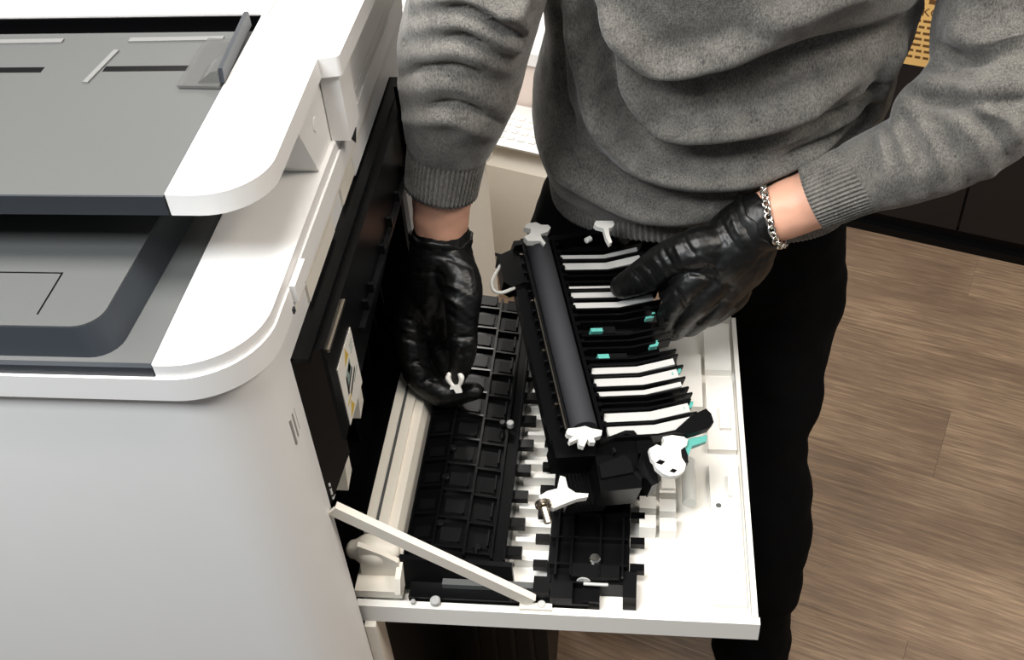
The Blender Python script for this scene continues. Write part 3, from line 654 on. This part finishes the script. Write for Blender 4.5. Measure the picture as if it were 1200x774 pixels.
folds = [
 (A([(700, 10), (735, 45), (775, 72), (840, 62), (930, 30)], TF), .012, .012),
 (A([(712, 55), (745, 85), (790, 100), (870, 88), (980, 55), (1078, 15)], TF), .012, -.014),
 (A([(722, 85), (768, 140), (850, 143), (925, 125), (1015, 75)], TF), .013, .013),
 (A([(728, 110), (775, 162), (800, 178), (850, 174), (900, 160)], TF), .009, -.012),
 (A([(690, 120), (745, 185), (810, 203), (880, 198), (950, 165), (1005, 120)], TF), .014, .013),
 (A([(686, -10), (702, 60), (728, 130), (765, 180)], TF), .010, -.013),
 (A([(672, -10), (684, 60), (700, 120), (720, 160)], TF), .009, .010),
 (A([(652, 0), (655, 90), (672, 160)], 1.09), .008, -.006),
 (A([(1018, 140), (975, 175), (915, 205)], TF), .007, .009),
 (A([(1024, 120), (970, 150), (900, 185)], TF), .006, -.008),
 (A([(1012, 95), (960, 135), (890, 170)], TF), .006, .007),
 (A([(1030, 95), (1000, 110), (930, 150)], TF), .005, -.007),
 (A([(1060, 40), (1040, 80), (1026, 140)], 1.1), .008, .006),
 (A([(640, 175), (690, 215), (760, 245), (840, 250)], TF), .013, .010),
 (A([(700, 180), (740, 215), (800, 235), (870, 225)], TF), .008, -.009),
 (A([(880, 20), (960, 5), (1040, -30)], TF), .012, .008),
 # right sleeve (image left): stacked folds
 (A([(480, 5), (540, -4), (600, 20), (636, 45)], .935), .0055, .007),
 (A([(480, 18), (540, 8), (600, 36), (632, 58)], .935), .004, -.006),
 (A([(478, 34), (540, 26), (600, 52), (622, 66)], .935), .005, .006),
 (A([(474, 52), (540, 42), (600, 66)], .935), .004, -.0055),
 (A([(472, 64), (540, 58), (605, 84)], .935), .006, .005),
 (A([(470, 90), (500, 78), (550, 80), (604, 108)], .94), .004, -.0055),
 (A([(470, 104), (530, 98), (600, 124)], .94), .007, .005),
 (A([(472, 128), (520, 120), (560, 128), (590, 146)], .945), .004, -.0045),
 (A([(474, 142), (525, 136), (580, 158)], .95), .006, .0055),
 (A([(620, 0), (600, 10), (575, 12)], .97), .006, .006),
 # left sleeve
 (A([(1062, 105), (1110, 122), (1200, 118)], .98), .006, -.010),
 (A([(1080, 92), (1130, 104), (1200, 100)], .98), .007, .007),
 (A([(1110, 30), (1150, 48), (1205, 36)], 1.0), .009, .009),
 (A([(1095, 55), (1140, 72), (1205, 60)], 1.0), .007, -.009),
 (A([(1045, 142), (1062, 180), (1082, 240)], .955), .005, .005),
 (A([(1058, 136), (1078, 180), (1096, 236)], .955), .004, -.005),
 (A([(1072, 130), (1096, 175), (1116, 228)], .955), .005, .005),
 (A([(1088, 128), (1116, 172), (1138, 218)], .955), .004, -.005),
 (A([(1105, 126), (1140, 160), (1160, 205)], .955), .005, .0055),
 (A([(1122, 124), (1165, 150), (1182, 185)], .96), .004, -.0055),
 (A([(1140, 124), (1180, 140), (1196, 165)], .96), .004, .005),
 (A([(1032, 152), (1040, 190), (1052, 250)], .96), .004, .005),
]
fold(sw, folds[:16], 1.9, (1.0, .8)); fold(sw, folds[16:], 1.45, (1.1, .62))
ripple(sw, .0035, 16); ripple(sw, .0012, 45)
# open hem: press the bottom cap upwards so the sweater is a hollow skirt round the trousers
sweater = finish('sweater', sw, 'knit', PE)
# ribbed cuffs and hem
cR = [at(529, 146, y=.995), at(525, 170, y=.995), at(521, 195, y=.993), at(517, 222, y=.99)]
geo_obj('cuff', tube_geo(cR, [.0455, .043, .0415, .040], 320, 6, False, ribs=52, ribh=.0013), 'knit', PE, 3)
cL = [at(1024, 203, y=1.01), at(1000, 212, y=1.01), at(976, 222, y=1.012), at(952, 232, y=1.012)]
geo_obj('cuff', tube_geo(cL, [.040, .0385, .038, .037], 320, 6, False, ribs=52, ribh=.0012), 'knit', PE, 3)
rings = []
N_ = 240*4
for (z, g) in ((.934, .003), (.930, .006), (.922, .0065), (.908, .0055), (.897, .0045), (.893, .002), (.896, -.004)):
    r = []
    for j in range(N_):
        t = 2*math.pi*j/N_; c, s = math.cos(t), math.sin(t); rb = .0014*math.cos(160*t)
        zz = z + .010*(-c*.6) + .004*math.sin(3*t)
        r.append((.076+(.186+g+rb)*math.copysign(abs(c)**.9, c), 1.185+(.112+g+rb)*math.copysign(abs(s)**.9, s), zz))
    rings.append(r)
geo_obj('hem_band', rings_mesh(rings, False), 'knit', PE, 3)

# trousers
PT = [(1.0, .078, 1.19, .165, .095, .9), (.93, .074, 1.19, .178, .10, .9), (.86, .066, 1.195, .192, .106, .9), (.80, .06, 1.20, .19, .102, .9), (.77, .084, 1.205, .12, .07, .9)]
lg = [(.172, 1.20, .84), (.196, 1.205, .72), (.192, 1.19, .60), (.182, 1.14, .46), (.198, 1.08, .32), (.200, 1.05, .12), (.200, 1.045, .045)]
rg = [(-.05, 1.20, .84), (-.075, 1.215, .72), (-.085, 1.22, .60), (-.09, 1.25, .44), (-.09, 1.29, .28), (-.09, 1.32, .12), (-.09, 1.325, .05)]
tm = union([torso_rings(PT), tube_geo(lg, [.098, .090, .084, .076, .076, .062, .066], 28, 6), tube_geo(rg, [.092, .083, .076, .068, .064, .062, .064], 28, 6)], .007, 6)
ripple(tm, .010, 9, (1, 1, 1.6)); ripple(tm, .004, 28)
co = coords(tm); co[:, 2] = np.maximum(co[:, 2], .02); set_coords(tm, co)
finish('trousers', tm, 'trouser', PE)
for (x, y, a) in ((.205, 1.02, -.1), (-.09, 1.31, .1)):
    mw = Matrix.Translation((x, y, 0)) @ Matrix.Rotation(a, 4, 'Z')
    g = tube_geo([mw @ V3(p) for p in ((0, .06, .045), (0, .0, .05), (0, -.08, .042), (0, -.15, .034), (0, -.19, .03))], [.036, .042, .042, .040, .03], 24, 5)
    o = geo_obj('shoe', g, 'shoe', PE); co = coords(o.data); co[:, 2] = np.maximum(co[:, 2], .002); set_coords(o.data, co)

# body under the clothes, one continuous skin: trunk, neck, head, arms, legs
wr, wl = at(517, 282, y=.985), at(886, 262, y=1.005)
BS = [(.84, .082, 1.20, .14, .085, .9), (.95, .08, 1.19, .15, .088, .9), (1.1, .08, 1.15, .16, .09, .9), (1.3, .085, 1.085, .16, .085, .88), (1.40, .082, 1.05, .15, .075, .9), (1.46, .08, 1.0, .07, .06, 1), (1.50, .08, .99, .055, .055, 1)]
hd = V3((.08, .91, 1.61))
head = [tube_geo([(.08, 1.01, 1.45), (.08, .97, 1.53), (.08, .94, 1.60)], [.056, .054, .05], 20, 5),
        tube_geo([hd+V3((0, .03, .05)), hd+V3((0, 0, .02)), hd+V3((0, -.03, -.05)), hd+V3((0, -.035, -.085))], [.075, .08, .058, .035], 24, 6),
        tube_geo([hd+V3((0, -.085, .005)), hd+V3((0, -.103, -.03)), hd+V3((0, -.09, -.04))], [.008, .013, .012], 12, 5),
        tube_geo([hd+V3((-.02, -.083, -.068)), hd+V3((.02, -.083, -.068))], [.007, .007], 10, 4)]
for s in (-1, 1):
    head += [tube_geo([hd+V3((s*.077, .01, .02)), hd+V3((s*.082, .015, -.01)), hd+V3((s*.076, .01, -.035))], [.012, .013, .009], 12, 4), tube_geo([hd+V3((s*.018, -.075, .018)), hd+V3((s*.045, -.066, .018))], [.009, .008], 10, 4)]
ra2 = [V3(SR), V3((-.155, 1.02, 1.34)), at(560, -15, y=.99), at(536, 110, y=.995), at(522, 210, y=.992), at(517, 245, y=.988), wr, at(516, 320, y=.975)]
la2 = [V3(SL), V3((.345, 1.07, 1.29)), at(1168, 105, y=1.015), at(1090, 178, y=1.005), at(985, 220, y=1.012), at(935, 240, y=1.012), wl, at(850, 290, y=1.0)]
bd = union([torso_rings(BS), tube_geo(ra2, [.05, .042, .036, .036, .034, .0325, .0295, .026], 24, 6, flat=[1, 1, 1, 1, 1, 1, 1, 1]), tube_geo(la2, [.05, .036, .028, .030, .033, .033, .0295, .026], 24, 6),
            tube_geo(lg, [.078, .07, .062, .05, .046, .038, .036], 20, 5), tube_geo(rg, [.078, .07, .062, .05, .046, .038, .036], 20, 5)]+head, .0045, 4)
ripple(bd, .0012, 60)
finish('body', bd, 'skin', PE)
hm = union([tube_geo([hd+V3((0, .045, -.03)), hd+V3((0, .045, .03)), hd+V3((0, .03, .075)), hd+V3((0, -.02, .085))], [.06, .075, .065, .045], 20, 5)], .005, 3)
ripple(hm, .006, 60); finish('hair', hm, 'hair', PE)

# gloves
def hand(fingers, palm, voxel=.0019, sm=3):
    gs = [tube_geo([V3(p) for p in ps], rs, 16, 6) for ps, rs in fingers] + palm
    return union(gs, voxel, sm)
def pj(*l): return [at(px, py, y=y) for px, py, y in l]
R_f = [(pj((503, 318, .968), (482, 385, .945), (490, 436, .915), (520, 462, .90), (556, 459, .895)), [.021, .022, .0185, .0165, .0105]),
       (pj((505, 318, .985), (482, 390, .968), (487, 452, .945), (516, 476, .93), (548, 472, .925)), [.021, .021, .017, .0145, .010]),
       (pj((507, 318, 1.0), (486, 390, .99), (491, 450, .972), (517, 468, .96), (542, 462, .955)), [.017, .016, .0125, .011, .009]),
       (pj((510, 318, 1.012), (492, 384, 1.01), (498, 430, .995), (518, 444, .985), (538, 440, .98)), [.016, .0145, .011, .010, .008]),
       (pj((528, 305, .965), (542, 338, .935), (541, 378, .912), (542, 412, .897), (536, 440, .888)), [.025, .023, .0185, .0165, .012])]
R_p = [tube_geo(pj((517, 276, .985), (516, 300, .977), (512, 335, .972), (508, 375, .967)), [.0335, .037, .040, .030], 20, 6),
       tube_geo(pj((522, 300, .975), (530, 340, .965), (528, 380, .955)), [.032, .032, .022], 20, 6),
       tube_geo(pj((512, 345, .978), (514, 400, .965), (522, 440, .945)), [.030, .024, .016], 20, 6)]
gr_ = hand(R_f, R_p)
fold(gr_, [(pj((485, 318, .95), (515, 322, .93), (548, 340, .94)), .0022, -.0025), (pj((482, 300, .95), (515, 300, .93), (552, 316, .94)), .002, -.002),
           (pj((508, 345, .92), (530, 352, .91), (555, 372, .92)), .0022, .003), (pj((500, 360, .92), (525, 368, .91), (550, 384, .92)), .002, -.003), (pj((500, 332, .93), (530, 336, .91), (558, 352, .92)), .002, .002),
           (pj((470, 372, .93), (485, 378, .93), (503, 392, .93)), .002, -.003), (pj((470, 385, .93), (485, 390, .93), (505, 400, .93)), .002, .0025), (pj((472, 396, .93), (490, 402, .92), (505, 410, .92)), .002, -.0025),
           (pj((524, 392, .90), (540, 396, .89), (556, 394, .90)), .002, -.003), (pj((524, 402, .90), (540, 406, .885), (554, 404, .89)), .0018, .002), (pj((524, 412, .89), (540, 416, .88), (553, 413, .885)), .0018, -.0025),
           (pj((478, 428, .90), (490, 424, .90), (504, 432, .90)), .002, -.0025), (pj((492, 452, .90), (503, 444, .895), (512, 446, .895)), .002, -.0025), (pj((510, 372, .92), (514, 398, .915), (520, 420, .91)), .003, -.004)])
ripple(gr_, .0005, 110, (1, 1, 2.2), True); ripple(gr_, .0012, 40)
finish('glove', gr_, 'glove', PE)
def rollcuff(c0, c1, r, wob):
    ax = (c1-c0).normalized(); u = ax.orthogonal().normalized(); w = ax.cross(u); n = 72; rings = []
    for h, dr in ((-.02, -.002), (-.012, .0005), (-.004, .0018), (0, .0022), (.0018, .001), (.0012, -.0012), (-.006, -.0015)):
        ring = []
        for j in range(n):
            t = 2*math.pi*j/n; k = wob*(math.sin(2*t+.6)+.5*math.sin(5*t))+.0012*math.sin(9*t)
            ring.append(c1+ax*(h+k)+(u*math.cos(t)+w*math.sin(t))*(r+dr+.0008*math.sin(11*t+h*400)))
        rings.append(ring)
    return rings_mesh(rings, False)
geo_obj('glove_cuff', rollcuff(at(516, 310, y=.977), at(517, 274, y=.986), .0345, .003), 'glove', PE, 3)

def on_unit(px, py, h): return at_plane(px, py, A0+ww*h, ww)
ty = on_unit(728, 338, .016).y
L_f = [(pj((846, 302, .985), (808, 332, .965), (786, 362, .965), (778, 385, .985), (762, 388, 1.01)), [.019, .0175, .0135, .0125, .010]),
       (pj((852, 312, .985), (826, 345, .965), (803, 372, .965), (790, 388, .985), (775, 388, 1.01)), [.019, .0175, .0135, .0125, .010]),
       (pj((860, 320, .99), (846, 350, .975), (824, 373, .975), (808, 384, .995), (795, 384, 1.015)), [.018, .0165, .0125, .0115, .0095]),
       (pj((868, 322, 1.0), (862, 348, .99), (844, 366, .99), (830, 374, 1.005), (818, 374, 1.02)), [.017, .0145, .011, .010, .0085]),
       (pj((856, 288, .995), (818, 292, .980), (784, 304, .5*ty+.485), (754, 324, ty-.004), (730, 336, ty)), [.026, .0245, .0215, .0205, .0155])]
L_p = [tube_geo(pj((826, 318, .985), (802, 328, .99), (784, 344, .995)), [.022, .017, .013], 16, 5),
       tube_geo(pj((890, 260, 1.005), (872, 274, 1.0), (848, 300, .992), (826, 322, .982)), [.0335, .037, .038, .026], 20, 6),
       tube_geo(pj((878, 278, 1.002), (866, 305, .995), (852, 332, .985)), [.034, .036, .026], 20, 6)]
gl_ = hand(L_f, L_p)
fold(gl_, [(pj((800, 275, .95), (808, 292, .945), (822, 308, .95)), .0025, -.003), (pj((790, 284, .95), (796, 298, .945), (806, 314, .95)), .002, .0025), (pj((776, 292, .95), (784, 304, .945), (794, 318, .95)), .002, -.0025),
           (pj((738, 315, .945), (748, 326, .94), (760, 340, .945)), .002, -.002), (pj((752, 306, .945), (762, 318, .94), (774, 332, .945)), .002, -.002), (pj((764, 300, .945), (773, 312, .94), (784, 326, .945)), .0018, .0018),
           (pj((868, 240, .97), (872, 262, .965), (888, 284, .97)), .0022, -.0025), (pj((856, 244, .97), (862, 266, .965), (878, 290, .97)), .0022, .002), (pj((844, 250, .97), (850, 270, .965), (866, 294, .97)), .0022, -.002),
           (pj((800, 318, .95), (822, 322, .945), (842, 332, .95)), .0022, -.003), (pj((792, 340, .95), (800, 352, .945), (806, 366, .95)), .002, -.002), (pj((812, 300, .95), (832, 308, .945), (846, 320, .95)), .003, .003)])
ripple(gl_, .0005, 110, (2, 1, 1), True); ripple(gl_, .0012, 40)
finish('glove', gl_, 'glove', PE)
geo_obj('glove_cuff', rollcuff(at(866, 280, y=.998), at(888, 261, y=1.005), .0345, .004), 'glove', PE, 3)

# chain bracelet on his left wrist
bc = empty('bracelet', at(905, 253, y=1.008)); adopt(bc, PE)
c0 = at(905, 253, y=1.008); ax = (at(935, 240, y=1.012)-wl).normalized(); ax = (ax+V3((0, -.12, -.05))).normalized(); u = ax.orthogonal().normalized(); w = ax.cross(u)
n = 30; R_ = .0355
lk_v, lk_f = [], []
for i in range(16):
    for j in range(8):
        a = 2*math.pi*i/16; b = 2*math.pi*j/8
        lk_v.append(((.0047+.0014*math.cos(b))*math.cos(a)*1.05, (.0040+.0014*math.cos(b))*math.sin(a), .0014*math.sin(b)))
        lk_f.append((i*8+j, ((i+1) % 16)*8+j, ((i+1) % 16)*8+(j+1) % 8, i*8+(j+1) % 8))
lme = bpy.data.meshes.new('link'); lme.from_pydata(lk_v, [], lk_f); smooth(lme, 3); lme.materials.append(M['silver'])
for k in range(n):
    t = 2*math.pi*k/n; rad = u*math.cos(t)+w*math.sin(t); tg = -u*math.sin(t)+w*math.cos(t)
    m3 = Matrix((tg, ax, rad)).transposed().to_4x4() @ Matrix.Rotation(math.radians(38 if k % 2 else -38), 4, 'X')
    m3.translation = c0+rad*R_+ax*.002*math.sin(2*t)
    link('link', lme, None, bc, m3)

# little white clip between thumb and fingers of his right hand
kc = at(534, 448, y=.876); KM = Matrix((RT, UP, -FW)).transposed().to_4x4()
KM = Matrix.Translation(kc) @ Matrix.Rotation(math.radians(-8), 4, 'Y') @ Matrix.Rotation(math.radians(62), 4, 'X')
ck = empty('plastic_clip', kc); tag(ck, 'tiny white U-shaped plastic clip pinched between gloved fingers', 'clip')
s = .00098
for sg in (-1, 1):
    g = tube_geo([KM @ V3((sg*x*s, y*s, z*s)) for x, y, z in ((2.5, -6, 0), (6, -1, .5), (8, 5, 1), (6.5, 10, 1))], [2.0*s, 2.6*s, 3.4*s, 2.8*s], 12, 5); geo_obj('prong', g, 'door_white', ck)
prism('clip_base', [(x*s, y*s, -1.5*s) for x, y in ((-6, -4), (-8, -8), (-3, -8), (-1, -13), (6, -13), (5, -7), (4, -3))], (0, 0, 4*s), 'door_white', ck, .0006, mw=KM)
